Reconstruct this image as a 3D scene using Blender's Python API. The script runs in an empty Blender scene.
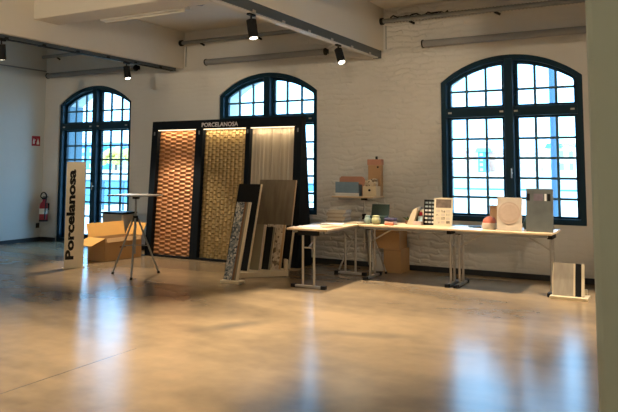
import bpy, bmesh, math, random
from mathutils import Vector, Matrix
random.seed(7)
PI = math.pi
SC = bpy.context.scene
COL = SC.collection

# ---------------------------------------------------------------- camera, sky, exposure
cam_d = bpy.data.cameras.new('camera'); cam = bpy.data.objects.new('camera', cam_d); COL.objects.link(cam)
def cam_axes(yaw, pitch, roll):
    cy, sy, cp, sp = math.cos(yaw), math.sin(yaw), math.cos(pitch), math.sin(pitch)
    f = Vector((sy*cp, cy*cp, sp)); r = Vector((cy, -sy, 0)); u = r.cross(f)
    cr, sr = math.cos(roll), math.sin(roll)
    return r*cr + u*sr, u*cr - r*sr, f
r_, u_, f_ = cam_axes(-0.5026, 0.0869, 0.0019)
cam.matrix_world = Matrix(((r_.x, u_.x, -f_.x, 0), (r_.y, u_.y, -f_.y, -9.6108), (r_.z, u_.z, -f_.z, 1.53), (0, 0, 0, 1)))
cam_d.sensor_width = 36; cam_d.lens = 675.911/618*36
cam_d.shift_y = -(206-106.7213)/618
cam_d.clip_end = 800
SC.camera = cam

W = bpy.data.worlds.new('sky'); SC.world = W; W.use_nodes = True
SKY = (0.29, 0.62, 1.0); SKY_STRENGTH = 8.5
bg = W.node_tree.nodes['Background']
bg.inputs[0].default_value = (*SKY, 1); bg.inputs[1].default_value = SKY_STRENGTH

sun_d = bpy.data.lights.new('sun', 'SUN'); sun_d.energy = 3.0; sun_d.color = (1.0, 0.93, 0.82); sun_d.angle = math.radians(8)
sun = bpy.data.objects.new('sun', sun_d); COL.objects.link(sun); sun.location = (0, -40, 40)
sun.rotation_euler = Vector((-0.35, 0.75, -0.62)).to_track_quat('-Z', 'Y').to_euler()   # from behind the building, onto the far bank
SC.view_settings.view_transform = 'Standard'; SC.view_settings.look = 'None'
SC.view_settings.gamma = 1; SC.view_settings.use_curve_mapping = False
SC.view_settings.exposure = 0.0
try:
    SC.cycles.max_bounces = 10; SC.cycles.diffuse_bounces = 6; SC.cycles.glossy_bounces = 4
    SC.cycles.transparent_max_bounces = 12; SC.cycles.use_denoising = True
    SC.cycles.sample_clamp_indirect = 4.0
    SC.cycles.caustics_reflective = False; SC.cycles.caustics_refractive = False
except Exception: pass
WARM = (1.0, 0.81, 0.57)
SPOT_W = 150.0

# ---------------------------------------------------------------- materials
def mat(name, col, rough=0.6, metal=0.0, bump=None, var=None, spec=0.5, emit=None, coat=0.0):
    """bump=(scale, strength, dist)  var=(scale, amount)"""
    m = bpy.data.materials.new(name); m.use_nodes = True
    nt = m.node_tree; b = nt.nodes['Principled BSDF']
    b.inputs['Base Color'].default_value = (*col, 1); b.inputs['Roughness'].default_value = rough
    b.inputs['Metallic'].default_value = metal; b.inputs['Specular IOR Level'].default_value = spec
    b.inputs['Coat Weight'].default_value = coat
    if emit:
        b.inputs['Emission Color'].default_value = (*emit[0], 1); b.inputs['Emission Strength'].default_value = emit[1]
    if bump or var:
        tc = nt.nodes.new('ShaderNodeTexCoord')
    if var:
        n = nt.nodes.new('ShaderNodeTexNoise'); n.inputs['Scale'].default_value = var[0]; n.inputs['Detail'].default_value = 4
        nt.links.new(tc.outputs['Object'], n.inputs['Vector'])
        mx = nt.nodes.new('ShaderNodeMix'); mx.data_type = 'RGBA'
        mx.inputs[6].default_value = (*[c*(1-var[1]) for c in col], 1); mx.inputs[7].default_value = (*[min(1, c*(1+var[1])) for c in col], 1)
        nt.links.new(n.outputs['Fac'], mx.inputs[0]); nt.links.new(mx.outputs[2], b.inputs['Base Color'])
    if bump:
        n2 = nt.nodes.new('ShaderNodeTexNoise'); n2.inputs['Scale'].default_value = bump[0]; n2.inputs['Detail'].default_value = 5
        nt.links.new(tc.outputs['Object'], n2.inputs['Vector'])
        bp = nt.nodes.new('ShaderNodeBump'); bp.inputs['Strength'].default_value = bump[1]; bp.inputs['Distance'].default_value = bump[2]
        nt.links.new(n2.outputs['Fac'], bp.inputs['Height']); nt.links.new(bp.outputs[0], b.inputs['Normal'])
    return m

def wall_mat():
    m = mat('whitewashed_brick', (0.70, 0.66, 0.585), 0.85)
    nt = m.node_tree; b = nt.nodes['Principled BSDF']; L = nt.links.new; N = nt.nodes.new
    tc = N('ShaderNodeTexCoord'); mp = N('ShaderNodeMapping'); mp.inputs['Rotation'].default_value = (PI/2, 0, 0)
    L(tc.outputs['Object'], mp.inputs['Vector'])
    wob = N('ShaderNodeTexNoise'); wob.inputs['Scale'].default_value = 2.2; wob.inputs['Detail'].default_value = 3
    L(tc.outputs['Object'], wob.inputs['Vector'])
    addv = N('ShaderNodeVectorMath'); addv.operation = 'MULTIPLY_ADD'
    addv.inputs[1].default_value = (0.30, 0.22, 0.22); L(wob.outputs['Color'], addv.inputs[0]); L(mp.outputs[0], addv.inputs[2])
    br = N('ShaderNodeTexBrick'); br.inputs['Scale'].default_value = 1.0
    br.inputs['Brick Width'].default_value = 0.27; br.inputs['Row Height'].default_value = 0.085
    br.inputs['Mortar Size'].default_value = 0.03; br.inputs['Mortar Smooth'].default_value = 1.0
    br.inputs['Color1'].default_value = (1, 1, 1, 1); br.inputs['Color2'].default_value = (0.75, 0.75, 0.75, 1); br.inputs['Mortar'].default_value = (0.5, 0.5, 0.5, 1)
    L(addv.outputs[0], br.inputs['Vector'])
    n = N('ShaderNodeTexNoise'); n.inputs['Scale'].default_value = 6; n.inputs['Detail'].default_value = 6; L(tc.outputs['Object'], n.inputs['Vector'])
    ad = N('ShaderNodeMath'); ad.operation = 'MULTIPLY_ADD'; ad.inputs[1].default_value = 1.1
    L(n.outputs['Fac'], ad.inputs[0]); L(br.outputs['Color'], ad.inputs[2])
    # the brick shows through most between the middle and right-hand windows
    sx = N('ShaderNodeSeparateXYZ'); L(tc.outputs['Object'], sx.inputs[0])
    g = N('ShaderNodeMapRange'); g.inputs[1].default_value = 1.6; g.inputs[2].default_value = 0.7; g.inputs[3].default_value = 0.15; g.inputs[4].default_value = 0.9
    dx = N('ShaderNodeMath'); dx.operation = 'ADD'; dx.inputs[1].default_value = 4.0; L(sx.outputs[0], dx.inputs[0])
    ab = N('ShaderNodeMath'); ab.operation = 'ABSOLUTE'; L(dx.outputs[0], ab.inputs[0]); L(ab.outputs[0], g.inputs[0])
    bp = N('ShaderNodeBump'); bp.inputs['Distance'].default_value = 0.03
    # and the bare stones below the tables
    lz = N('ShaderNodeMapRange'); lz.inputs[1].default_value = 0.9; lz.inputs[2].default_value = 0.6; lz.inputs[3].default_value = 1.0; lz.inputs[4].default_value = 1.7
    L(sx.outputs[2], lz.inputs[0]); gm = N('ShaderNodeMath'); gm.operation = 'MULTIPLY'; gm.use_clamp = True; L(g.outputs[0], gm.inputs[0]); L(lz.outputs[0], gm.inputs[1])
    L(gm.outputs[0], bp.inputs['Strength']); L(ad.outputs[0], bp.inputs['Height']); L(bp.outputs[0], b.inputs['Normal'])
    nv = N('ShaderNodeTexNoise'); nv.inputs['Scale'].default_value = 1.1; nv.inputs['Detail'].default_value = 5; L(tc.outputs['Object'], nv.inputs['Vector'])
    mx = N('ShaderNodeMix'); mx.data_type = 'RGBA'; mx.inputs[6].default_value = (0.65, 0.645, 0.615, 1); mx.inputs[7].default_value = (0.78, 0.77, 0.735, 1)
    L(nv.outputs['Fac'], mx.inputs[0]); L(mx.outputs[2], b.inputs['Base Color'])
    return m

def floor_mat():
    m = mat('polished_concrete', (0.4, 0.36, 0.3), 0.2)
    nt = m.node_tree; b = nt.nodes['Principled BSDF']; L = nt.links.new; N = nt.nodes.new
    tc = N('ShaderNodeTexCoord')
    mp = N('ShaderNodeMapping'); mp.inputs['Rotation'].default_value = (0, 0, 0.85); mp.inputs['Scale'].default_value = (0.35, 1.0, 1)
    L(tc.outputs['Object'], mp.inputs['Vector'])
    n1 = N('ShaderNodeTexNoise'); n1.inputs['Scale'].default_value = 0.8; n1.inputs['Detail'].default_value = 6; n1.inputs['Distortion'].default_value = 0.8
    L(mp.outputs[0], n1.inputs['Vector'])
    n2 = N('ShaderNodeTexNoise'); n2.inputs['Scale'].default_value = 5; n2.inputs['Detail'].default_value = 3; L(tc.outputs['Object'], n2.inputs['Vector'])
    rp = N('ShaderNodeValToRGB')
    rp.color_ramp.elements[0].position = 0.34; rp.color_ramp.elements[0].color = (0.195, 0.148, 0.10, 1)
    rp.color_ramp.elements[1].position = 0.66; rp.color_ramp.elements[1].color = (0.42, 0.305, 0.183, 1)
    ad = N('ShaderNodeMath'); ad.operation = 'MULTIPLY_ADD'; ad.inputs[1].default_value = 0.22; L(n2.outputs['Fac'], ad.inputs[0])
    sb = N('ShaderNodeMath'); sb.operation = 'SUBTRACT'; sb.inputs[1].default_value = 0.11; L(n1.outputs['Fac'], sb.inputs[0]); L(sb.outputs[0], ad.inputs[2])
    L(ad.outputs[0], rp.inputs['Fac'])
    cur = rp.outputs['Color']
    n3 = N('ShaderNodeTexNoise'); n3.inputs['Scale'].default_value = 2.5; n3.inputs['Detail'].default_value = 2; L(tc.outputs['Object'], n3.inputs['Vector'])
    # worn dark stains on the concrete
    for (cx, cy, ra, rb, rot, amt) in STAINS:
        ma = N('ShaderNodeMapping'); ma.vector_type = 'TEXTURE'
        ma.inputs['Location'].default_value = (cx, cy, 0); ma.inputs['Rotation'].default_value = (0, 0, rot); ma.inputs['Scale'].default_value = (ra, rb, 1)
        L(tc.outputs['Object'], ma.inputs['Vector'])
        ln = N('ShaderNodeVectorMath'); ln.operation = 'LENGTH'; L(ma.outputs[0], ln.inputs[0])
        wn = N('ShaderNodeMath'); wn.operation = 'MULTIPLY_ADD'; wn.inputs[1].default_value = 0.9; L(n3.outputs['Fac'], wn.inputs[0]); L(ln.outputs['Value'], wn.inputs[2])
        mr = N('ShaderNodeMapRange'); mr.interpolation_type = 'SMOOTHSTEP'
        mr.inputs[1].default_value = 0.55; mr.inputs[2].default_value = 1.7; mr.inputs[3].default_value = amt; mr.inputs[4].default_value = 0.0
        L(wn.outputs[0], mr.inputs[0])
        mx = N('ShaderNodeMix'); mx.data_type = 'RGBA'; mx.inputs[7].default_value = (0.12, 0.105, 0.09, 1)
        L(mr.outputs[0], mx.inputs[0]); L(cur, mx.inputs[6]); cur = mx.outputs[2]
    # saw-cut joint along the bay line
    sx = N('ShaderNodeSeparateXYZ'); L(tc.outputs['Object'], sx.inputs[0])
    jw = N('ShaderNodeMath'); jw.operation = 'MULTIPLY_ADD'; jw.inputs[1].default_value = 0.03; jw.inputs[2].default_value = 4.055
    L(n1.outputs['Fac'], jw.inputs[0])
    j1 = N('ShaderNodeMath'); j1.operation = 'ADD'; L(sx.outputs[0], j1.inputs[0]); L(jw.outputs[0], j1.inputs[1])
    j2 = N('ShaderNodeMath'); j2.operation = 'ABSOLUTE'; L(j1.outputs[0], j2.inputs[0])
    j3 = N('ShaderNodeMath'); j3.operation = 'LESS_THAN'; j3.inputs[1].default_value = 0.0045; L(j2.outputs[0], j3.inputs[0])
    j4 = N('ShaderNodeMath'); j4.operation = 'LESS_THAN'; j4.inputs[1].default_value = -5.2; L(sx.outputs[1], j4.inputs[0])
    j5 = N('ShaderNodeMath'); j5.operation = 'MULTIPLY'; L(j3.outputs[0], j5.inputs[0]); L(j4.outputs[0], j5.inputs[1])
    jm = N('ShaderNodeMix'); jm.data_type = 'RGBA'; jm.inputs[7].default_value = (0.07, 0.06, 0.05, 1); L(j5.outputs[0], jm.inputs[0]); L(cur, jm.inputs[6]); cur = jm.outputs[2]
    L(cur, b.inputs['Base Color'])
    rr = N('ShaderNodeMapRange'); rr.inputs[3].default_value = 0.20; rr.inputs[4].default_value = 0.25
    L(n1.outputs['Fac'], rr.inputs[0]); L(rr.outputs[0], b.inputs['Roughness'])
    b.inputs['IOR'].default_value = 1.62
    return m

def glass_mat(name='window_glass', tint=(0.93, 0.97, 0.98)):
    m = bpy.data.materials.new(name); m.use_nodes = True; nt = m.node_tree
    nt.nodes.remove(nt.nodes['Principled BSDF']); out = nt.nodes['Material Output']
    t = nt.nodes.new('ShaderNodeBsdfTransparent'); t.inputs[0].default_value = (*tint, 1)
    g = nt.nodes.new('ShaderNodeBsdfGlossy'); g.inputs['Roughness'].default_value = 0.02
    lw = nt.nodes.new('ShaderNodeLayerWeight'); lw.inputs['Blend'].default_value = 0.5
    pw = nt.nodes.new('ShaderNodeMath'); pw.operation = 'POWER'; pw.inputs[1].default_value = 4.0
    fr = nt.nodes.new('ShaderNodeMath'); fr.operation = 'MULTIPLY_ADD'; fr.inputs[1].default_value = 0.7; fr.inputs[2].default_value = 0.03
    nt.links.new(lw.outputs['Facing'], pw.inputs[0]); nt.links.new(pw.outputs[0], fr.inputs[0])
    mx = nt.nodes.new('ShaderNodeMixShader')
    nt.links.new(fr.outputs[0], mx.inputs[0]); nt.links.new(t.outputs[0], mx.inputs[1]); nt.links.new(g.outputs[0], mx.inputs[2])
    nt.links.new(mx.outputs[0], out.inputs['Surface'])
    return m

def grain_mat(name, c1, c2, scale=(30, 30, 1.2), rough=0.5, axis_noise=3.0, bands=None):
    """long-grained surface: noise stretched along local z (or whichever axis has the small scale)"""
    m = mat(name, c1, rough); nt = m.node_tree; b = nt.nodes['Principled BSDF']; L = nt.links.new
    tc = nt.nodes.new('ShaderNodeTexCoord'); mp = nt.nodes.new('ShaderNodeMapping'); mp.inputs['Scale'].default_value = scale
    n = nt.nodes.new('ShaderNodeTexNoise'); n.inputs['Scale'].default_value = 1.0; n.inputs['Detail'].default_value = axis_noise
    mx = nt.nodes.new('ShaderNodeMix'); mx.data_type = 'RGBA'; mx.inputs[6].default_value = (*c1, 1); mx.inputs[7].default_value = (*c2, 1)
    st = nt.nodes.new('ShaderNodeMapRange'); st.inputs[1].default_value = 0.3; st.inputs[2].default_value = 0.7
    L(tc.outputs['Object'], mp.inputs['Vector']); L(mp.outputs[0], n.inputs['Vector']); L(n.outputs['Fac'], st.inputs[0]); L(st.outputs[0], mx.inputs[0])
    L(mx.outputs[2], b.inputs['Base Color'])
    return m

def cell_mat(name, cols, scale, rough=0.25, metal=0.0):
    m = mat(name, cols[0], rough, metal); nt = m.node_tree; b = nt.nodes['Principled BSDF']; L = nt.links.new
    tc = nt.nodes.new('ShaderNodeTexCoord'); v = nt.nodes.new('ShaderNodeTexVoronoi'); v.inputs['Scale'].default_value = scale
    L(tc.outputs['Object'], v.inputs['Vector'])
    sp = nt.nodes.new('ShaderNodeSeparateColor'); L(v.outputs['Color'], sp.inputs[0])
    rp = nt.nodes.new('ShaderNodeValToRGB'); rp.color_ramp.interpolation = 'CONSTANT'
    while len(rp.color_ramp.elements) < len(cols): rp.color_ramp.elements.new(0.5)
    for i, c in enumerate(cols):
        rp.color_ramp.elements[i].position = i/len(cols); rp.color_ramp.elements[i].color = (*c, 1)
    L(sp.outputs[0], rp.inputs['Fac']); L(rp.outputs['Color'], b.inputs['Base Color'])
    return m

STAINS = [(-3.84, -4.15, 0.40, 0.17, 1.03, 0.75), (-2.6, -3.85, 0.50, 0.12, 0.28, 0.5), (-5.6, -2.6, 0.9, 0.4, 0.2, 0.35),
          (-6.0, -3.6, 1.0, 0.35, 0.7, 0.4), (-3.2, -5.0, 0.9, 0.25, 0.9, 0.15)]
M = {}
M['wall'] = wall_mat()
M['plaster'] = mat('cream_plaster', (0.74, 0.71, 0.64), 0.9, bump=(9, 0.25, 0.02), var=(1.2, 0.07))
M['plaster2'] = mat('left_wall_plaster', (0.64, 0.66, 0.64), 0.8, bump=(7, 0.2, 0.02), var=(0.9, 0.06))
M['pillar'] = mat('grey_green_column_paint', (0.58, 0.68, 0.60), 0.55, bump=(20, 0.1, 0.01), var=(2.0, 0.05))
M['floor'] = floor_mat()
M['frame'] = mat('dark_blue_window_paint', (0.005, 0.032, 0.058), 0.4, spec=0.25)
M['bar'] = mat('blue_grey_glazing_bar', (0.07, 0.17, 0.23), 0.4)
M['reveal'] = mat('white_reveal', (0.72, 0.73, 0.72), 0.8)
M['glass'] = glass_mat()
M['black'] = mat('matte_black', (0.010, 0.011, 0.013), 0.5, spec=0.2)
M['blackpaint'] = mat('black_stand_paint', (0.006, 0.010, 0.016), 0.55, spec=0.15)
M['basebd'] = mat('black_skirting', (0.02, 0.022, 0.026), 0.5)
M['steel'] = mat('grey_galvanised_steel', (0.27, 0.29, 0.30), 0.45, 0.2, var=(5, 0.15))
M['channel'] = mat('blue_grey_steel_channel', (0.085, 0.105, 0.12), 0.45, 0.2)
M['blind'] = mat('grey_blind_cassette', (0.29, 0.30, 0.31), 0.55, var=(3, 0.1))
M['chrome'] = mat('satin_steel', (0.55, 0.53, 0.5), 0.3, 0.9)
M['white'] = mat('white_painted', (0.78, 0.77, 0.74), 0.5)
M['cream'] = mat('cream_board', (0.72, 0.63, 0.46), 0.5, var=(6, 0.06))
M['signface'] = mat('cream_sign_panel', (0.84, 0.77, 0.62), 0.5)
M['paper'] = mat('white_paper', (0.82, 0.82, 0.80), 0.7)
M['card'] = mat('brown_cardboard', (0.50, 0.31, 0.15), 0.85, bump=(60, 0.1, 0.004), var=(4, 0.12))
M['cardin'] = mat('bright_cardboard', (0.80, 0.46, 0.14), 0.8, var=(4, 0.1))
M['beech'] = grain_mat('beech_laminate', (0.68, 0.52, 0.33), (0.76, 0.60, 0.40), (3, 30, 30), 0.4)
M['lens'] = mat('lamp_lens', (1, 0.9, 0.75), 0.4, emit=((1, 0.86, 0.66), 14))
M['globe'] = mat('opal_globe', (0.9, 0.88, 0.82), 0.4, emit=((1, 0.85, 0.62), 3))
M['red'] = mat('red_enamel', (0.35, 0.012, 0.03), 0.35)
M['copper'] = mat('copper_tile', (0.46, 0.225, 0.105), 0.42, 0.35, var=(12, 0.15))
M['gold'] = mat('gold_tile', (0.37, 0.265, 0.12), 0.38, 0.4, var=(16, 0.2))
M['ribs'] = grain_mat('beige_ribbed_tile', (0.34, 0.295, 0.235), (0.46, 0.41, 0.33), (14, 14, 0.4), 0.5)
M['led'] = mat('led_strip', (1, 0.9, 0.7), 0.5, emit=((1, 0.82, 0.55), 2.2))
M['letter'] = mat('lilac_grey_letter', (0.80, 0.76, 0.82), 0.5)
M['oak'] = grain_mat('grey_oak_planks', (0.12, 0.095, 0.065), (0.20, 0.16, 0.11), (14, 14, 0.8), 0.5)
M['oakpale'] = grain_mat('pale_grey_oak', (0.30, 0.265, 0.22), (0.42, 0.38, 0.32), (14, 14, 0.8), 0.5)
M['olive'] = mat('olive_grey_tile', (0.22, 0.195, 0.135), 0.5, var=(5, 0.1))
M['tan'] = mat('tan_board', (0.44, 0.27, 0.14), 0.55, var=(6, 0.1))
M['brownedge'] = mat('brown_edge', (0.20, 0.10, 0.06), 0.5)
M['mosaic'] = cell_mat('glass_mosaic', [(0.10, 0.13, 0.16), (0.26, 0.30, 0.33), (0.48, 0.50, 0.50), (0.18, 0.22, 0.26), (0.70, 0.70, 0.66), (0.33, 0.35, 0.35)], 42, 0.15)
M['terrazzo'] = cell_mat('pale_pattern_tile', [(0.6, 0.52, 0.4), (0.45, 0.38, 0.28), (0.66, 0.6, 0.48), (0.18, 0.14, 0.1)], 28, 0.4)
M['marble'] = mat('grey_marble', (0.12, 0.135, 0.135), 0.35, var=(6, 0.45), bump=(8, 0.05, 0.01))
M['stone'] = mat('pink_beige_stone', (0.60, 0.52, 0.43), 0.6, var=(14, 0.06))
M['stoneround'] = mat('rosy_round_relief', (0.50, 0.38, 0.30), 0.6, var=(22, 0.12))
M['greybin'] = mat('grey_plastic', (0.55, 0.55, 0.53), 0.45, var=(8, 0.15))

# ---------------------------------------------------------------- mesh helpers
class MB:
    def __init__(s): s.bm = bmesh.new()
    def _face(s, vs):
        try: return s.bm.faces.new(vs)
        except ValueError: return None
    def hexa(s, c8):
        v = [s.bm.verts.new(c) for c in c8]
        for f in ((0, 3, 2, 1), (4, 5, 6, 7), (0, 1, 5, 4), (1, 2, 6, 5), (2, 3, 7, 6), (3, 0, 4, 7)): s._face([v[i] for i in f])
        return s
    def box(s, x0, x1, y0, y1, z0, z1):
        return s.hexa([(x0, y0, z0), (x1, y0, z0), (x1, y1, z0), (x0, y1, z0), (x0, y0, z1), (x1, y0, z1), (x1, y1, z1), (x0, y1, z1)])
    def obox(s, o, a, b, c):
        o, a, b, c = map(Vector, (o, a, b, c))
        return s.hexa([o, o+a, o+a+b, o+b, o+c, o+a+c, o+a+b+c, o+b+c])
    def tube(s, p0, p1, r, n=12, r2=None, cap=True):
        p0, p1 = Vector(p0), Vector(p1); r2 = r if r2 is None else r2
        d = (p1-p0).normalized(); a = d.orthogonal().normalized(); b = d.cross(a)
        A = [s.bm.verts.new(p0 + (a*math.cos(2*PI*i/n) + b*math.sin(2*PI*i/n))*r) for i in range(n)]
        B = [s.bm.verts.new(p1 + (a*math.cos(2*PI*i/n) + b*math.sin(2*PI*i/n))*r2) for i in range(n)]
        for i in range(n): s._face([A[i], A[(i+1) % n], B[(i+1) % n], B[i]])
        if cap: s._face(A[::-1]); s._face(B)
        return s
    def path(s, pts, r, n=8):
        pts = [Vector(p) for p in pts]; rings = []
        for i, p in enumerate(pts):
            d = (pts[min(i+1, len(pts)-1)] - pts[max(i-1, 0)]).normalized()
            ref = Vector((0, 1, 0)) if abs(d.y) < 0.9 else Vector((1, 0, 0))
            a = d.cross(ref).normalized(); b = d.cross(a)
            rings.append([s.bm.verts.new(p + (a*math.cos(2*PI*k/n) + b*math.sin(2*PI*k/n))*r) for k in range(n)])
        for A, B in zip(rings, rings[1:]):
            for i in range(n): s._face([A[i], A[(i+1) % n], B[(i+1) % n], B[i]])
        s._face(rings[0][::-1]); s._face(rings[-1]); return s
    def lathe(s, c, prof, n=24):
        c = Vector(c); R = []
        for (r, z) in prof:
            R.append([s.bm.verts.new(c + Vector((r*math.cos(2*PI*i/n), r*math.sin(2*PI*i/n), z))) for i in range(n)])
        for A, B in zip(R, R[1:]):
            for i in range(n): s._face([A[i], A[(i+1) % n], B[(i+1) % n], B[i]])
        s._face(R[0][::-1]); s._face(R[-1]); return s
    def prism(s, pts, ax, t0, t1):
        """polygon pts (2D) extruded along axis ax ('x': pts are (y,z), 'y': (x,z), 'z': (x,y))"""
        f = {'x': lambda p, t: (t, p[0], p[1]), 'y': lambda p, t: (p[0], t, p[1]), 'z': lambda p, t: (p[0], p[1], t)}[ax]
        A = [s.bm.verts.new(f(p, t0)) for p in pts]; B = [s.bm.verts.new(f(p, t1)) for p in pts]; n = len(pts)
        s._face(A); s._face(B[::-1])
        for i in range(n): s._face([A[(i+1) % n], A[i], B[i], B[(i+1) % n]])
        return s
    def quadstrip(s, A, B):
        a = [s.bm.verts.new(p) for p in A]; b = [s.bm.verts.new(p) for p in B]
        for i in range(len(a)-1): s._face([a[i], a[i+1], b[i+1], b[i]])
        return s
    def grid(s, x0, x1, z0, z1, nx, nz, y0, hf):
        """relief panel facing -y, height hf(x,z) towards -y, back at y0"""
        V = [[s.bm.verts.new((x0+(x1-x0)*i/nx, y0-hf(x0+(x1-x0)*i/nx, z0+(z1-z0)*j/nz), z0+(z1-z0)*j/nz)) for i in range(nx+1)] for j in range(nz+1)]
        for j in range(nz):
            for i in range(nx): s._face([V[j][i], V[j][i+1], V[j+1][i+1], V[j+1][i]])
        rim = [V[0][i] for i in range(nx+1)] + [V[j][nx] for j in range(1, nz+1)] + [V[nz][i] for i in range(nx-1, -1, -1)] + [V[j][0] for j in range(nz-1, 0, -1)]
        bk = [s.bm.verts.new((v.co.x, y0, v.co.z)) for v in rim]
        for i in range(len(rim)): s._face([rim[(i+1) % len(rim)], rim[i], bk[i], bk[(i+1) % len(rim)]])
        s._face(bk); return s
    def build(s, name, m, parent=None, loc=None, bevel=0, smooth=False, local=False):
        org = Vector((0, 0, 0))
        if parent is not None and not local: org = parent_world(parent)
        elif loc is not None: org = Vector(loc)
        if org.length: bmesh.ops.translate(s.bm, verts=s.bm.verts, vec=-org)
        bmesh.ops.recalc_face_normals(s.bm, faces=s.bm.faces)
        me = bpy.data.meshes.new(name); s.bm.to_mesh(me); s.bm.free()
        if smooth:
            for p in me.polygons: p.use_smooth = True
            try: me.set_sharp_from_angle(angle=math.radians(40))
            except Exception: pass
        me.materials.append(m if not isinstance(m, str) else M[m])
        o = bpy.data.objects.new(name, me); COL.objects.link(o)
        if parent is not None: o.parent = parent
        elif loc is not None: o.location = loc
        if bevel:
            b = o.modifiers.new('bevel', 'BEVEL'); b.width = bevel; b.segments = 2; b.limit_method = 'ANGLE'
        return o
def parent_world(o):
    v = Vector(o.location)
    while o.parent is not None: o = o.parent; v = v + Vector(o.location)
    return v
def tag(o, label=None, cat=None, group=None, kind=None):
    if label: o['label'] = label
    if cat: o['category'] = cat
    if group: o['group'] = group
    if kind: o['kind'] = kind
    return o
def thing(name, label, cat, loc, group=None, rz=0):
    o = bpy.data.objects.new(name, None); o.empty_display_size = 0.1; COL.objects.link(o)
    o.location = loc; o.rotation_euler = (0, 0, rz)
    return tag(o, label, cat, group)
def copy_tree(o, parent=None):
    c = o.copy(); COL.objects.link(c)
    if parent is not None: c.parent = parent
    for ch in list(o.children): copy_tree(ch, c)
    return c
def struct(o): o['kind'] = 'structure'; return o
def text_mesh(name, body, size, m, parent, mw, bold=0.0, depth=0.004, sx=1.0, font=None):
    cu = bpy.data.curves.new(name, 'FONT'); cu.body = body; cu.size = size; cu.offset = bold; cu.extrude = depth
    cu.align_x = 'LEFT'; cu.resolution_u = 3
    tmp = bpy.data.objects.new('t', cu); COL.objects.link(tmp)
    bpy.context.view_layer.update()
    me = bpy.data.meshes.new_from_object(tmp.evaluated_get(bpy.context.evaluated_depsgraph_get()))
    bpy.data.objects.remove(tmp); bpy.data.curves.remove(cu)
    me.name = name; me.materials.clear(); me.materials.append(M[m])
    xs = [v.co.x for v in me.vertices]; w = max(xs)-min(xs); x0 = min(xs)
    for v in me.vertices: v.co.x = (v.co.x-x0)*sx
    me.transform(mw)
    o = bpy.data.objects.new(name, me); COL.objects.link(o); o.parent = parent
    return o, w*sx

# ---------------------------------------------------------------- setting: the room shell
XL, XR, YF, ZC = -11.53, 7.0, -15.0, 3.96
WX = {1: -10.129, 2: -6.113, 3: -2.098}
HW, ZS, ZT, SILL, TH = 0.978, 2.75, 3.10, 0.744, 0.62
rise = ZT-ZS; RAD = (HW*HW+rise*rise)/(2*rise)
def arch_z(dx, hw=HW, top=ZT, spring=ZS):
    r = top-spring; R = (hw*hw+r*r)/(2*r)
    return top-R+math.sqrt(max(0, R*R-dx*dx))
struct(MB().box(XL-0.3, XR+0.3, YF-0.3, TH, -0.2, 0).build('floor', 'floor'))
struct(MB().box(XL-0.3, XR+0.3, YF-0.3, TH, ZC, ZC+0.25).build('ceiling', 'plaster'))
mb = MB()
edges = [XL-0.3] + [e for k in (1, 2, 3) for e in (WX[k]-HW, WX[k]+HW)] + [XR+0.3]
for i in range(0, len(edges), 2): mb.box(edges[i], edges[i+1], 0, TH, 0, ZC)
for k in (1, 2, 3):
    x = WX[k]; n = 24
    if k > 1: mb.box(x-HW, x+HW, 0, TH, 0, SILL)
    bot = [(x-HW+2*HW*i/n, arch_z(-HW+2*HW*i/n)) for i in range(n+1)]
    for i in range(n):
        (xa, za), (xb, zb) = bot[i], bot[i+1]
        mb.hexa([(xa, 0, za), (xb, 0, zb), (xb, TH, zb), (xa, TH, za), (xa, 0, ZC), (xb, 0, ZC), (xb, TH, ZC), (xa, TH, ZC)])
bmesh.ops.remove_doubles(mb.bm, verts=mb.bm.verts, dist=0.0005)
seen = {}
for f in list(mb.bm.faces):
    key = frozenset(v.index for v in f.verts) if False else tuple(sorted(tuple(round(c, 3) for c in v.co) for v in f.verts))
    seen.setdefault(key, []).append(f)
for fs in seen.values():
    if len(fs) > 1: bmesh.ops.delete(mb.bm, geom=fs, context='FACES_ONLY')
struct(mb.build('wall_back', 'wall'))
struct(MB().box(XL-0.3, XL, YF, 0, 0, ZC).build('wall_left', 'plaster2'))
struct(MB().box(XR, XR+0.3, YF, 0, 0, ZC).build('wall_right', 'plaster'))
struct(MB().box(XL-0.3, XR+0.3, YF-0.3, YF, 0, ZC).build('wall_front', 'plaster'))
mb = MB()
mb.box(XL+0.02, WX[1]-HW, -0.02, 0, 0, 0.075); mb.box(WX[1]+HW, XR, -0.02, 0, 0, 0.075)
struct(mb.build('baseboard_back', 'basebd'))
struct(MB().box(XL, XL+0.02, YF, 0, 0, 0.075).build('baseboard_left', 'basebd'))
# ceiling beams between the bays and the cross beam
for i, bx in enumerate((-8.09, -4.175, -0.09, 3.93)):
    w = 0.21
    struct(MB().box(bx-w, bx+w, YF, 0, 3.285, ZC).build('trim_%d' % (i+1), 'plaster', bevel=0.012))
n = 5
for (xa, xb) in ((XL, -8.30), (-7.88, -4.385), (-3.965, -0.30), (0.12, 3.72), (4.14, XR)):
    struct(MB().box(xa, xb, -3.30, -2.86, 3.56, ZC).build('trim_%d' % n, 'plaster', bevel=0.015)); n += 1
# column close to the camera
struct(MB().box(-0.343, 0.22, -6.50, -5.95, 0, 3.285).build('trim_%d' % n, 'pillar', bevel=0.03))

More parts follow.
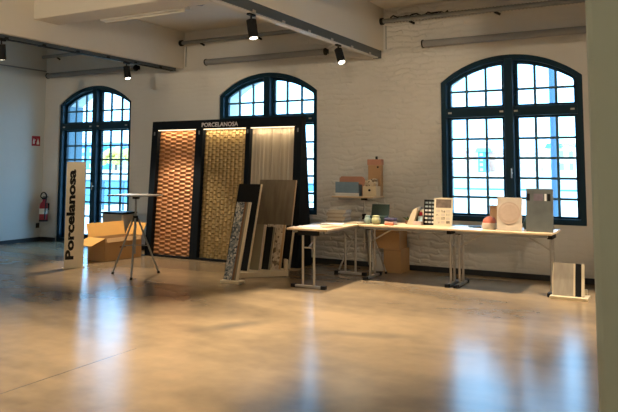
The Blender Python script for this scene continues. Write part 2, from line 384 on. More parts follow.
# ---------------------------------------------------------------- windows
def make_window(name, x, bottom, is_door):
    root = bpy.data.objects.new(name, None); COL.objects.link(root); root.location = (x, 0.03, bottom); struct(root)
    n = 28; fw = 0.075
    # arched casing
    mb = MB(); y0, y1 = 0.03, 0.14
    ang = [(-HW+2*HW*i/n) for i in range(n+1)]
    outer = [(x-HW, bottom)] + [(x+d, arch_z(d)) for d in ang] + [(x+HW, bottom)]
    hi = HW-fw
    inner = [(x-hi, bottom+fw)] + [(x+d*hi/HW, arch_z(d*hi/HW, hi, ZT-fw, ZS-0.02)) for d in ang] + [(x+hi, bottom+fw)]
    for i in range(len(outer)):
        j = (i+1) % len(outer)
        a, b, c, d = outer[i], outer[j], inner[j], inner[i]
        mb.hexa([(a[0], y0, a[1]), (b[0], y0, b[1]), (c[0], y0, c[1]), (d[0], y0, d[1]), (a[0], y1, a[1]), (b[0], y1, b[1]), (c[0], y1, c[1]), (d[0], y1, d[1])])
    mb.build('frame', 'frame', root)
    TZ = 2.297
    MB().box(x-0.062, x+0.062, 0.012, 0.15, bottom+fw, ZT-0.06).build('mullion', 'frame', root, bevel=0.008)
    tr = MB().box(x-hi, x-0.062, 0.020, 0.15, TZ-0.065, TZ+0.065).box(x+0.062, x+hi, 0.020, 0.15, TZ-0.065, TZ+0.065)
    tr.build('transom', 'frame', root, bevel=0.006)
    g0, g1 = 0.115, 0.165        # sash depth
    sw = 0.05
    for s in (-1, 1):
        xa, xb = (x-hi, x-0.062) if s < 0 else (x+0.062, x+hi)
        # lower sash
        zb, zt = bottom+fw, TZ-0.065
        fm = MB()
        lo = 0.085 if not is_door else 0.15
        fm.box(xa, xa+sw, g0, g1, zb, zt).box(xb-sw, xb, g0, g1, zb, zt).box(xa+sw, xb-sw, g0, g1, zb, zb+lo-fw+0.02).box(xa+sw, xb-sw, g0, g1, zt-sw*0.6, zt)
        sash = fm.build('sash', 'frame', root)
        cx = [xa+(xb-xa)*k/3 for k in (1, 2)]
        bars = MB()
        for c in cx: bars.box(c-0.017, c+0.017, g0+0.008, g1-0.01, zb+0.03, zt-0.03)
        z = 1.918; 
        while z > bottom+0.25:
            bars.box(xa+sw, xb-sw, g0+0.012, g1-0.014, z-0.017, z+0.017); z -= 0.2785
        bars.build('glazing_bars', 'bar', sash)
        MB().box(xa+sw, xb-sw, 0.139, 0.143, zb+0.03, zt-0.03).build('pane', 'glass', sash)
        # arched upper sash
        zb2 = TZ+0.065
        def topz(px): return arch_z(px-x, hi, ZT-fw, ZS-0.02)
        m = 14; xs = [xa+(xb-xa)*i/m for i in range(m+1)]
        o_ = [(p, topz(p)) for p in xs]
        i_ = [(min(max(p, xa+sw), xb-sw), min(topz(p), topz(min(max(p, xa+sw), xb-sw)))-sw) for p in xs]
        fm = MB()
        loopo = [(xa, zb2)] + o_ + [(xb, zb2)]
        loopi = [(xa+sw, zb2+0.035)] + i_ + [(xb-sw, zb2+0.035)]
        for i in range(len(loopo)):
            j = (i+1) % len(loopo); a, b, c, d = loopo[i], loopo[j], loopi[j], loopi[i]
            fm.hexa([(a[0], g0, a[1]), (b[0], g0, b[1]), (c[0], g0, c[1]), (d[0], g0, d[1]), (a[0], g1, a[1]), (b[0], g1, b[1]), (c[0], g1, c[1]), (d[0], g1, d[1])])
        sash = fm.build('arched_sash', 'frame', root)
        bars = MB()
        for c in cx: bars.box(c-0.017, c+0.017, g0+0.008, g1-0.01, zb2+0.02, topz(c)-0.03)
        bars.box(xa+sw, xb-sw, g0+0.012, g1-0.014, 2.595, 2.629)
        bars.build('glazing_bars', 'bar', sash)
        MB().prism([(xa+sw, zb2+0.02)] + [(p, z+0.015) for p, z in i_] + [(xb-sw, zb2+0.02)], 'y', 0.139, 0.143).build('pane', 'glass', sash)
    for hz in (2.56, 2.86):
        MB().tube((x+0.075, 0.10, hz-0.03), (x+0.075, 0.10, hz+0.03), 0.016, 10).build('hinge', 'frame', root)
    for (hx, hz) in ((x-hi+0.06, TZ), (x-0.10, TZ), (x+0.10, TZ), (x+hi-0.06, TZ)):
        MB().box(hx-0.025, hx+0.025, 0.012, 0.0215, hz-0.012, hz+0.012).build('catch', 'chrome', root)
    MB().tube((x+0.03, -0.03, bottom+0.62 if not is_door else 1.05), (x+0.03, -0.03, bottom+0.75 if not is_door else 1.19), 0.010, 8).tube((x+0.03, -0.03, bottom+0.69 if not is_door else 1.12), (x+0.03, 0.02, bottom+0.69 if not is_door else 1.12), 0.010, 8).build('handle', 'chrome', root)
    return root
make_window('door_1', WX[1], 0.0, True)
make_window('window_1', WX[2], SILL, False)
make_window('window_2', WX[3], SILL, False)
M['lining'] = mat('blue_grey_reveal_lining', (0.09, 0.17, 0.22), 0.5)
struct(MB().box(WX[1]-HW, WX[1]-HW+0.015, 0.19, TH, 0, ZS-0.01).box(WX[1]+HW-0.015, WX[1]+HW, 0.19, TH, 0, ZS-0.01).build('trim_20', 'lining'))
for k in (1, 2, 3):   # sampling portals in the window openings
    ld = bpy.data.lights.new('window_portal', 'AREA'); ld.shape = 'RECTANGLE'; ld.size = 2*HW; ld.size_y = 2.4 if k > 1 else 3.1
    try: ld.cycles.is_portal = True
    except Exception: pass
    lo = bpy.data.objects.new('window_portal', ld); COL.objects.link(lo)
    lo.location = (WX[k], TH+0.05, (SILL+ZT)/2 if k > 1 else ZT/2); lo.rotation_euler = (-PI/2, 0, 0)

# ---------------------------------------------------------------- outside
M['apron'] = mat('pale_paving', (0.70, 0.64, 0.56), 0.8, var=(0.5, 0.08))
M['water'] = mat('teal_water', (0.0, 0.15, 0.19), 0.5, bump=(0.6, 0.3, 0.1), spec=0.15)
struct(MB().box(-160, 90, TH, 37, -0.6, -0.12).build('ground_quay', 'apron'))
tag(MB().box(-220, 130, 37.02, 60, -1.0, -0.75).box(-160, -21, 11, 36.9, -0.119, -0.105).build('canal_water', 'water', loc=(-40, 48, -1)), 'teal canal water beyond the pale quay outside the windows', 'water', kind='stuff')
struct(MB().box(-400, 260, 60.02, 420, -1.0, 0.1).build('ground_far_bank', 'apron'))
def building(px, py, w, d, h, col, roofcol, win, label, floors=3, cols=6, name='building'):
    t = thing(name, label, 'building', (px, py, 0.1))
    m1 = mat('facade', col, 0.8); m2 = mat('roofing', roofcol, 0.7)
    MB().box(px-w/2, px+w/2, py, py+d, 0.1, 0.1+h).build('facade', m1, t)
    MB().prism([(py-0.5, 0.1+h), (py+d+0.5, 0.1+h), (py+d*0.75, h+h*0.22), (py+d*0.25, h+h*0.22)], 'x', px-w/2-0.5, px+w/2+0.5).build('roof', m2, t)
    for f in range(floors):
        for c in range(cols):
            wx = px-w/2+w*(c+0.5)/cols; wz = 0.1+h*(f+0.5)/floors
            MB().box(wx-w/cols*0.22, wx+w/cols*0.22, py-0.06, py-0.01, wz-h/floors*0.28, wz+h/floors*0.28).build('window', win, t)
M['farwin'] = mat('far_window', (0.26, 0.30, 0.32), 0.3)
M['farwin2'] = mat('far_window_pale', (0.50, 0.52, 0.52), 0.3)
building(-32.5, 154, 13, 10, 4.6, (0.82, 0.78, 0.70), (0.62, 0.6, 0.58), M['farwin2'], 'long white quayside house far across the canal', 3, 8)
building(-44.4, 156, 5.6, 10, 5.0, (0.78, 0.46, 0.34), (0.6, 0.52, 0.48), M['farwin2'], 'salmon pink house across the canal beside the blue tower', 3, 3)
building(-40.05, 145, 1.6, 4, 4.6, (0.10, 0.33, 0.66), (0.15, 0.3, 0.5), M['farwin2'], 'narrow blue tower house across the canal', 4, 1)
building(-21, 140, 7.5, 10, 5.2, (0.82, 0.80, 0.76), (0.05, 0.22, 0.55), M['farwin'], 'white hall with blue roof far right across the canal', 2, 4)
building(-90, 130, 24, 16, 5.5, (0.80, 0.68, 0.62), (0.65, 0.58, 0.52), M['farwin2'], 'pale rose apartment block across the canal behind the middle window', 3, 7)
building(-177.9, 150, 22, 18, 7.5, (0.12, 0.40, 0.74), (0.2, 0.4, 0.6), M['farwin2'], 'large blue block across the canal seen through the glazed door', 3, 6)
building(-156, 152, 11, 12, 4.2, (0.40, 0.58, 0.75), (0.5, 0.55, 0.6), M['farwin2'], 'low blue grey shed across the canal seen through the glazed door', 2, 4)
M['leafyel'] = mat('yellow_autumn_leaves', (0.72, 0.60, 0.18), 0.8, var=(0.6, 0.3), bump=(1.0, 1, 0.5))
M['bark'] = mat('bark', (0.12, 0.08, 0.05), 0.9)
t = thing('tree', 'yellow autumn tree across the canal seen through the glazed door', 'tree', (-136, 128, 0.1))
MB().tube((-136, 128, 0.1), (-136, 128, 3.4), 0.35, 10, 0.2).build('trunk', 'bark', t)
mb = MB()
for i in range(26):
    c = Vector((-136+random.uniform(-3.8, 3.8), 128+random.uniform(-3, 3), 4.3+random.uniform(-1.8, 1.6)))
    bmesh.ops.create_icosphere(mb.bm, subdivisions=2, radius=random.uniform(0.8, 1.4), matrix=Matrix.Translation(c))
mb.build('foliage', 'leafyel', t, smooth=True)
M['polepaint'] = mat('blue_grey_pole', (0.05, 0.11, 0.19), 0.5)
t = thing('lamp_post', 'blue grey pole standing just outside the right window', 'pole', (-2.45, 6.0, -0.12))
MB().tube((-2.45, 6, -0.12), (-2.45, 6, 7.0), 0.066, 16).build('pole', 'polepaint', t)
MB().tube((-2.45, 6, -0.12), (-2.45, 6, 0.05), 0.12, 16).build('base', 'polepaint', t)
MB().tube((-2.45, 6, 6.9), (-2.45, 5.2, 7.1), 0.05, 10).tube((-2.45, 5.3, 7.08), (-2.45, 4.8, 7.05), 0.10, 10).build('lamp_arm', 'polepaint', t)
# balustrade along the quay edge
t = thing('railing', 'blue steel railing along the quay edge outside', 'railing', (-30, 9.0, -0.12))
mb = MB()
for xx in range(-30, -9): mb.box(xx-0.03, xx+0.03, 8.97, 9.03, -0.12, 0.95)
mb.build('posts', 'polepaint', t)['kind'] = 'stuff'
MB().box(-30, -10, 8.96, 9.04, 0.92, 0.98).build('handrail', 'polepaint', t)
mb = MB()
for z in (0.15, 0.4, 0.65): mb.box(-30, -10, 8.985, 9.015, z-0.02, z+0.02)
mb.build('rails', 'polepaint', t)

# ---------------------------------------------------------------- pipes and blinds above the windows
def blind(x0, x1, z, label):
    t = thing('roller_blind', label, 'blind', (x0, -0.10, z-0.06), 'rolled-up blinds above the windows')
    MB().tube((x0+0.02, -0.10, z), (x1-0.02, -0.10, z), 0.052, 18).build('cassette', 'blind', t, smooth=True)
    for a, b in ((x0, x0+0.02), (x1-0.02, x1)):
        MB().tube((a, -0.10, z), (b, -0.10, z), 0.060, 18).build('end_cap', 'black', t, smooth=True)
        MB().box(a, b, -0.10, 0, z-0.02, z+0.05).build('bracket', 'black', t)
blind(-11.37, -8.95, 3.36, 'grey rolled-up blind cassette above the glazed door at far left')
blind(-7.32, -4.92, 3.35, 'grey rolled-up blind cassette above the middle window')
blind(-3.31, -0.88, 3.335, 'grey rolled-up blind cassette above the right window')
def pipe(x0, x1, z, label, rib=False, start=True):
    t = thing('ceiling_pipe', label, 'pipe', (x0, -0.12, z-0.05), 'pipes running along the top of the back wall')
    MB().tube((x0, -0.12, z), (x1, -0.12, z), 0.036, 14).build('pipe', 'steel', t, smooth=True)
    if start: MB().tube((x0-0.02, -0.12, z), (x0+0.03, -0.12, z), 0.055, 14).build('end_cap', 'black', t, smooth=True)
    for k in range(3):
        bx = x0 + (x1-x0)*(0.12+0.35*k)
        MB().box(bx-0.03, bx+0.03, -0.13, 0, z-0.012, z+0.02).tube((bx, -0.09, z-0.03), (bx+0.08, -0.09, z-0.075), 0.018, 8).build('bracket', 'black', t)
    if rib:
        mb = MB(); k = x0+0.2
        while k < x1: mb.tube((k, -0.12, z), (k+0.014, -0.12, z), 0.042, 12); k += 0.05
        mb.build('spiral_wrap', 'steel', t)
        MB().path([(x0+0.15+0.06*i, -0.12-0.05*math.sin(i*1.3), z+0.045+0.015*math.sin(i*2.1)) for i in range(16)], 0.012).build('cable_coil', 'black', t)
    if start: MB().tube((x0+0.03, -0.018, z-0.05), (x0+0.03, -0.018, z-0.42), 0.008, 8).build('drop_wire', 'steel', t)
pipe(-7.86, -4.40, 3.735, 'grey pipe with black end cap above the middle window blind')
pipe(-3.95, -0.31, 3.735, 'grey ribbed pipe with black cable coil above the right window blind', True)
pipe(-11.50, -8.32, 3.755, 'grey pipe above the glazed door, mostly behind the left beam', False, False)
tag(MB().tube((XL+0.03, YF+3, 3.47), (XL+0.03, -0.03, 3.47), 0.014, 8).build('conduit', 'steel', loc=(XL+0.03, -0.03, 3.47)), 'thin dark conduit running along the left wall towards the corner', 'conduit')
t = thing('batten_light', 'slim cream unlit batten lamp beside the ceiling cross beam at upper left', 'lamp', (-6.3, -2.80, ZC))
MB().box(-7.06, -5.55, -2.85, -2.75, 3.545, 3.63).build('housing', 'white', t, bevel=0.006)
MB().tube((-7.00, -2.80, 3.53), (-5.6, -2.80, 3.53), 0.014, 10).build('tube', 'white', t)
for xx in (-6.9, -5.7): MB().tube((xx, -2.80, 3.62), (xx, -2.80, ZC), 0.008, 8).build('hanger', 'steel', t)
MB().path([(-5.55, -2.80, 3.59), (-5.45, -2.79, 3.60), (-5.33, -2.78, 3.585), (-5.2, -2.78, 3.63)], 0.012).build('cable', 'steel', t)

# ---------------------------------------------------------------- tracks and spotlights
def track(bx, y_end, y0, h, label, seen=True):
    t = thing('lighting_track', label, 'lighting track', (bx, y_end, 3.285))
    mb = MB().box(bx-0.05, bx+0.05, y0, y_end, 3.285-h, 3.285)
    mb.box(bx-0.062, bx+0.062, y_end-0.02, y_end, 3.27-h, 3.285)
    mb.build('channel', 'channel', t)
    MB().box(bx-0.030, bx+0.030, y0, y_end-0.05, 3.285-h-0.014, 3.285-h).build('rail', 'white' if h > 0.05 else 'black', t)
    for k in range(9):
        yy = y_end-0.4-k*0.62
        MB().box(bx-0.055, bx+0.055, yy-0.03, yy+0.03, 3.285-h-0.012, 3.285-h+0.02).build('clip', 'black' if h < 0.05 else 'chrome', t)
    return 3.285-h-0.014
z1 = track(-8.00, -0.16, -14.8, 0.045, 'thin dark lighting track under the left ceiling beam')
z2 = track(-4.02, -0.12, -14.8, 0.105, 'deep grey steel lighting track under the middle ceiling beam')
z3 = track(-0.05, -0.12, -14.8, 0.105, 'grey steel lighting track under the right ceiling beam, hidden by the column')
z4 = track(3.93, -0.12, -14.8, 0.105, 'grey steel lighting track over the far right of the hall, outside the picture')
def spotlight(x, y, z, aim, label, power=1.0, cone=75, lit=True):
    t = thing('track_spotlight', label, 'spotlight', (x, y, z), 'black spotlights on the ceiling tracks')
    d = Vector(aim).normalized()
    MB().box(x-0.02, x+0.02, y-0.06, y+0.06, z-0.022, z).build('adapter', 'black', t)
    MB().tube((x, y, z-0.02), (x, y, z-0.10), 0.011, 8).build('stem', 'black', t)
    p0 = Vector((x, y, z-0.075)) + d.cross(Vector((0, 0, 1)).cross(d) if d.length else d)*0.0
    a = Vector((x, y, z-0.07)); b = a + d*0.205
    h = MB().tube(a, b, 0.054, 22).build('housing', 'black', t, smooth=True)
    MB().tube(b, b+d*0.002, 0.042, 20).build('lens', 'lens', t)
    ld = bpy.data.lights.new('spot_beam', 'SPOT'); ld.energy = SPOT_W*power; ld.color = WARM
    ld.spot_size = math.radians(cone); ld.spot_blend = 0.35; ld.shadow_soft_size = 0.04
    lo = bpy.data.objects.new('spot_beam', ld); COL.objects.link(lo); lo.parent = t
    lo.location = b + d*0.02 - Vector((x, y, z)); lo.rotation_mode = 'QUATERNION'; lo.rotation_quaternion = d.to_track_quat('-Z', 'Y')
SPOTS = [
 (-8.00, -1.34, z1, (0.25, -0.05, -1), 'black spotlight with glowing lens on the left track near the back wall', 2.4, 70),
 (-8.00, -3.70, z1, (-0.14, 0.22, -1), 'black spotlight at the left edge of the picture on the left track', 0.12, 60),
 (-4.02, -3.60, z2, (0.20, -0.04, -1), 'black spotlight nearer the camera on the middle track', 2.8, 72),
 (-4.02, -1.48, z2, (0.42, -0.27, -1), 'black spotlight near the back wall on the middle track', 4.0, 78),
 (-4.02, -5.80, z2, (-0.15, 0.0, -1), 'black spotlight on the middle track above the open floor, added out of view for its light', 4.0, 82),  # unseen spot, added to brighten the open floor
 (3.93, -9.00, z4, (-6.7, 9.0, -0.30), 'black spotlight on the far right track washing the back wall, added out of view for its light', 3.2, 34),  # unseen wall washer, added to lift the back wall
 (-0.05, -12.60, z3, (-7.4, 12.6, 0.25), 'black spotlight on the right track behind the camera washing the left beam, added out of view for its light', 1.5, 40),  # unseen washer, added for the left beam and upper wall
 (-0.05, -11.2, z3, (-3.9, 8.5, 0.42), 'black spotlight on the right track washing the middle beam, added out of view for its light', 4.0, 28),  # unseen washer, added to light the middle beam's face
 (-4.02, -9.6, z2, (-3.86, 6.8, 0.42), 'black spotlight on the middle track washing the left beam, added out of view for its light', 3.4, 36),  # unseen washer, added to light the left beam's face
 (-0.05, -1.40, z3, (-0.50, -0.20, -1), 'black spotlight on the right track hidden behind the column', 3.1, 62),
]
for s in SPOTS: spotlight(*s)
# uplighters added out of view to wash the ceiling and the beams
UP_W = 60
for (gx, gy, lab) in ((-6.2, -7.6, 'black uplighter bowl added in the bay left of the camera'), (-2.0, -10.4, 'black uplighter bowl added just left of and behind the camera'), (2.2, -8.6, 'black uplighter bowl added right of the camera')):
    t = thing('fill_uplighter', lab, 'lamp', (gx, gy, ZC), 'uplighter bowls added for fill light')
    for a in range(3): MB().tube((gx+0.17*math.cos(a*2.094), gy+0.17*math.sin(a*2.094), 2.62), (gx, gy, ZC), 0.004, 6).build('wire', 'black', t)
    MB().lathe((gx, gy, 2.6), [(0.05, -0.1), (0.15, -0.06), (0.19, 0.02), (0.18, 0.02), (0.14, -0.05), (0.04, -0.085)], 24).build('bowl', 'black', t, smooth=True)
    ld = bpy.data.lights.new('up_fill_beam', 'SPOT'); ld.energy = UP_W; ld.color = (1, 0.84, 0.58); ld.spot_size = math.radians(165); ld.spot_blend = 0.4; ld.shadow_soft_size = 0.08
    lo = bpy.data.objects.new('up_fill_beam', ld); COL.objects.link(lo); lo.parent = t; lo.location = (0, 0, 2.66-ZC); lo.rotation_euler = (PI, 0, 0)
# round pendant lamps added unseen around the camera as fill light
GLOBE_W = 42
for (gx, gy, lab) in ((-3.0, -12.2, 'white globe pendant lamp added as fill behind the camera on the left'), (3.0, -10.5, 'white globe pendant lamp added as fill right of the camera in the hall'), (-7.0, -12.0, 'white globe pendant lamp added as fill at the far left end of the hall')):
    t = thing('fill_pendant_lamp', lab, 'lamp', (gx, gy, ZC), 'globe pendant lamps added for fill light')
    MB().tube((gx, gy, 2.9), (gx, gy, ZC), 0.008, 8).build('cord', 'black', t)
    MB().lathe((gx, gy, 2.7), [(0.02, -0.2), (0.12, -0.16), (0.19, -0.06), (0.2, 0), (0.19, 0.06), (0.12, 0.16), (0.03, 0.2)], 24).build('globe', 'globe', t, smooth=True)
    ld = bpy.data.lights.new('globe_fill_light', 'POINT'); ld.energy = GLOBE_W; ld.color = (1, 0.84, 0.64); ld.shadow_soft_size = 0.25
    lo = bpy.data.objects.new('globe_fill_light', ld); COL.objects.link(lo); lo.parent = t; lo.location = (0, 0, 2.7-ZC-0.48)

# ---------------------------------------------------------------- left wall: sign, extinguisher, socket
t = thing('fire_sign', 'small red fire extinguisher sign on the left wall by the corner', 'sign', (XL, -0.20, 2.02))
MB().box(XL, XL+0.006, -0.30, -0.10, 1.92, 2.12).build('plate', 'red', t)
MB().box(XL+0.006, XL+0.009, -0.275, -0.235, 1.96, 2.04).box(XL+0.006, XL+0.009, -0.265, -0.245, 2.04, 2.065).box(XL+0.006, XL+0.009, -0.235, -0.215, 2.03, 2.05).build('extinguisher_symbol', 'paper', t)
MB().prism([(-0.185, 1.95), (-0.125, 1.95), (-0.125, 1.985), (-0.14, 2.03), (-0.155, 2.07), (-0.17, 2.03), (-0.185, 1.985)], 'x', XL+0.006, XL+0.009).build('flame_symbol', 'paper', t)
ex, ey = -11.33, -0.115
t = thing('fire_extinguisher', 'red fire extinguisher hanging on the back wall beside the glazed door', 'fire extinguisher', (ex, ey, 0.40))
MB().lathe((ex, ey, 0), [(0.065, 0.40), (0.082, 0.42), (0.082, 0.70), (0.07, 0.76), (0.032, 0.80), (0.028, 0.84)]).build('cylinder', 'red', t, smooth=True)
MB().lathe((ex, ey, 0), [(0.0835, 0.40), (0.0835, 0.435)]).build('foot_ring', 'black', t)
MB().lathe((ex, ey, 0), [(0.0835, 0.55), (0.0835, 0.66)]).build('instruction_label', 'paper', t)
MB().box(ex-0.03, ex+0.03, ey-0.03, ey+0.03, 0.84, 0.88).box(ex-0.02, ex+0.11, ey-0.012, ey+0.012, 0.885, 0.90).build('valve_handle', 'black', t)
MB().path([(ex-0.03, ey, 0.86)] + [(ex+0.01+0.085*math.cos(a), ey-0.02, 0.89+0.09*math.sin(a)) for a in [PI-PI*i/12 for i in range(13)]] + [(ex+0.10, ey-0.04, 0.75), (ex+0.098, ey-0.05, 0.55), (ex+0.095, ey-0.05, 0.45)], 0.013).build('hose', 'black', t, smooth=True)
MB().box(ex-0.03, ex+0.03, ey+0.075, 0, 0.62, 0.76).build('wall_bracket', 'black', t)
tag(MB().box(XL, XL+0.015, -0.13, -0.05, 0.26, 0.36).box(XL+0.015, XL+0.022, -0.12, -0.06, 0.275, 0.345).build('wall_socket', 'black', loc=(XL, -0.09, 0.31), bevel=0.003), 'small dark socket low on the left wall below the extinguisher', 'socket')

# ---------------------------------------------------------------- totem sign with vertical lettering
A = Vector((-8.085, -2.435, 0)); B = Vector((-7.925, -2.215, 0)); d = (B-A); wS = d.length; d.normalize(); nrm = Vector((d.y, -d.x, 0))
t = thing('totem_sign', 'tall cream totem sign with black vertical lettering standing on the floor', 'sign', (A+B)/2)
MB().obox(A, d*wS, -nrm*0.05, (0, 0, 1.58)).build('panel', 'signface', t, bevel=0.006)
MB().obox(A-d*0.02+nrm*0.03, d*(wS+0.04), -nrm*0.11, (0, 0, 0.012)).build('foot_plate', 'cream', t)
# reading direction up (+z), letter tops towards the left (-d)
org = A + d*0.125 + nrm*0.0015 + Vector((0, 0, 0.13)) - (A+B)/2
rot = Matrix(((0, -d.x, nrm.x, org.x), (0, -d.y, nrm.y, org.y), (1, 0, 0, org.z), (0, 0, 0, 1)))
lt, lw = text_mesh('lettering', 'Porcelanosa', 0.155, 'black', t, Matrix.Identity(4), bold=0.007, depth=0.0015)
k = 1.335/lw
lt.data.transform(Matrix.Diagonal((k, 1, 1, 1))); lt.data.transform(rot)

# ---------------------------------------------------------------- cardboard box, grey bin
Bx = Vector((-8.095, -1.62, 0)); u = Vector((0.10, 0.995, 0)).normalized(); v = Vector((-u.y, u.x, 0)); LW, DP, HT = 0.76, 0.42, 0.36
t = thing('cardboard_box', 'large open cardboard box with raised flaps beside the totem sign', 'box', Bx + u*LW/2 + v*DP/2)
th = 0.008
mb = MB()
mb.obox(Bx, u*LW, v*DP, (0, 0, th)); mb.obox(Bx, u*LW, v*th, (0, 0, HT)); mb.obox(Bx+v*(DP-th), u*LW, v*th, (0, 0, HT))
mb.obox(Bx, v*DP, u*th, (0, 0, HT)); mb.obox(Bx+u*(LW-th), v*DP, u*th, (0, 0, HT)); mb.build('body', 'card', t)
up = Vector((0, 0, 1))
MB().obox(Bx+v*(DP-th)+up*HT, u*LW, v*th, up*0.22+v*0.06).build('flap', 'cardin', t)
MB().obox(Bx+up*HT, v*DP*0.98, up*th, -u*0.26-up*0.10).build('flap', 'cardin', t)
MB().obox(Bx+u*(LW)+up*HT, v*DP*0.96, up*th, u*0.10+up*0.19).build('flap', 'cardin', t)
MB().obox(Bx+up*HT+u*0.02, u*(LW-0.06), -v*0.01, -v*0.03-up*0.06).build('flap', 'card', t)
MB().obox(Bx+u*0.30-v*0.002+up*0.19, u*0.13, v*0.004, up*0.03).build('hand_hole', 'brownedge', t)
bx, by = -8.78, -0.62
t = thing('storage_bin', 'tall grey plastic bin with dark rim behind the open cardboard box', 'bin', (bx, by, 0))
mb = MB()
def ring(hw, hd, z): return [(bx-hw, by-hd, z), (bx+hw, by-hd, z), (bx+hw, by+hd, z), (bx-hw, by+hd, z)]
mb.hexa(ring(0.19, 0.14, 0) + ring(0.24, 0.18, 0.68)); mb.build('body', 'greybin', t, bevel=0.02)
mb = MB(); mb.hexa(ring(0.255, 0.195, 0.68) + ring(0.25, 0.19, 0.712)); mb.build('rim', 'black', t, bevel=0.01)
MB().box(bx-0.10, bx+0.06, by-0.175, by-0.165, 0.56, 0.64).build('paper_label', 'stone', t)

# ---------------------------------------------------------------- tripod tray stands
def tray_stand(px, py, top, legs, rad, tray, label, trm, pm):
    t = thing('tripod_stand', label, 'tray stand', (px, py, 0), 'tripod tray stands')
    MB().tube((px, py, 0.30), (px, py, top-0.035), 0.014, 10).build('pole', pm, t, smooth=True)
    MB().tube((px, py, 0.745), (px, py, 0.825), 0.034, 14).build('collar', 'black', t, smooth=True)
    for a in legs:
        c, s_ = math.cos(a), math.sin(a)
        l = MB().tube((px+c*0.035, py+s_*0.035, 0.79), (px+c*rad, py+s_*rad, 0.014), 0.013, 10).build('leg', pm, t, smooth=True)
        MB().tube((px+c*(rad-0.004), py+s_*(rad-0.004), 0.032), (px+c*(rad+0.002), py+s_*(rad+0.002), 0.0), 0.019, 10).build('foot', 'black', l)
        MB().tube((px+c*0.010, py+s_*0.010, 0.42), (px+c*0.20, py+s_*0.20, 0.40), 0.006, 8).build('stay', pm, t)
    x0, x1, y0, y1 = tray
    MB().box(x0, x1, y0, y1, top-0.02, top).build('tray', trm, t, bevel=0.006)
    MB().tube((px, py, top-0.06), (px, py, top-0.02), 0.05, 14).build('mount', 'black', t)
    return t
tray_stand(-6.74, -2.39, 1.12, [math.radians(a) for a in (187, 307, 67)], 0.365, (-7.07, -6.44, -2.62, -2.17), 'steel tripod stand with flat grey tray in front of the copper panel', 'chrome', 'steel')
tray_stand(-4.13, -0.40, 1.085, [math.radians(a) for a in (-16, 104, 224)], 0.40, (-4.54, -3.875, -0.66, -0.24), 'tripod stand with wooden tray behind the corner where the tables meet', 'beech', 'chrome')

# ---------------------------------------------------------------- three-bay tile display
DX0, DX1, DY, DH = -8.08, -5.08, -0.72, 2.285
t = thing('display_stand', 'tall black display stand with copper, gold and beige tile panels', 'display', (DX0, DY, 0.006))
t.rotation_euler = (-0.061, 0, 0)
def dm(): return MB()
L = lambda x: x-DX0
FR = [(-7.955, -7.125), (-6.975, -6.115), (-6.035, -5.215)]
PZ0, PZ1 = 0.028, 2.135
mb = MB()
xs = [DX0, FR[0][0], FR[0][1], FR[1][0], FR[1][1], FR[2][0], FR[2][1], DX1]
for a, b in ((0, 1), (2, 3), (4, 5), (6, 7)): mb.box(L(xs[a]), L(xs[b]), 0, 0.10, 0, PZ1)
mb.box(0, L(DX1), 0, 0.10, PZ1, DH)
for a, b in FR: mb.box(L(a), L(b), 0.0, 0.10, 0, PZ0)
mb.box(0, L(DX1), 0.10, 0.125, 0, DH)
mb.build('frame', 'blackpaint', t, local=True)
for xx in (0.0, L(DX1)-0.03):
    MB().prism([(0.125, 0.01), (0.125, 2.1), (0.45, 0.03)], 'x', xx, xx+0.03).build('side_wing', 'blackpaint', t, local=True)
def saw(q): return q-math.floor(q)
def h_copper(x, z):
    ph = 0.5*(math.floor(x/0.12) % 2)
    return 0.010 + 0.026*(0.4+0.6*abs(math.sin(PI*x/0.12)))*(0.5+0.5*math.sin(2*PI*(z/0.072+ph)))
def h_gold(x, z):
    return 0.008 + 0.026*abs(math.sin(PI*x/0.0775))*(0.25+0.75*saw(-z/0.078+0.5*(math.floor(x/0.0775) % 2)))
def h_rib(x, z):
    return 0.010 + 0.012*max(0, math.sin(2*PI*x/0.075))**0.6*(0.6+0.4*math.sin(x*37)) + 0.012*(math.sin(x*11.3+1) > 0.2)
specs = [('copper_panel', 'copper', h_copper, 70, 190), ('gold_panel', 'gold', h_gold, 72, 170), ('ribbed_panel', 'ribs', h_rib, 160, 4)]
for (a, b), (nm, mt, hf, nx, nz) in zip(FR, specs):
    MB().grid(L(a), L(b), PZ0, PZ1, nx, nz, 0.10, hf).build(nm, mt, t, local=True)
    MB().box(L(a)+0.01, L(b)-0.01, 0.004, 0.022, PZ1-0.012, PZ1-0.0005).build('led_strip', 'led', t, local=True)
    ld = bpy.data.lights.new('led_glow', 'AREA'); ld.shape = 'RECTANGLE'; ld.size = b-a-0.04; ld.size_y = 0.018; ld.energy = 2.3; ld.color = (1, 0.74, 0.42)
    lo = bpy.data.objects.new('led_glow', ld); COL.objects.link(lo); lo.parent = t; lo.location = ((L(a)+L(b))/2, 0.013, PZ1-0.014)
    lo.rotation_euler = (math.radians(6), 0, 0)
for xx in (DX0+0.06, -7.05, -6.075, -5.15):
    MB().box(L(xx)-0.012, L(xx)+0.012, -0.006, 0, PZ1-0.09, PZ1-0.03).build('clip', 'steel', t, local=True)
lt, lw = text_mesh('lettering', 'PORCELANOSA', 0.088, 'letter', t, Matrix.Identity(4), bold=0.0015, depth=0.001)
lt.data.transform(Matrix.Diagonal((0.735/lw, 1.12, 1, 1)))
lt.data.transform(Matrix(((1, 0, 0, L(-7.005)), (0, 0, -1, -0.001), (0, 1, 0, 2.168), (0, 0, 0, 1))))

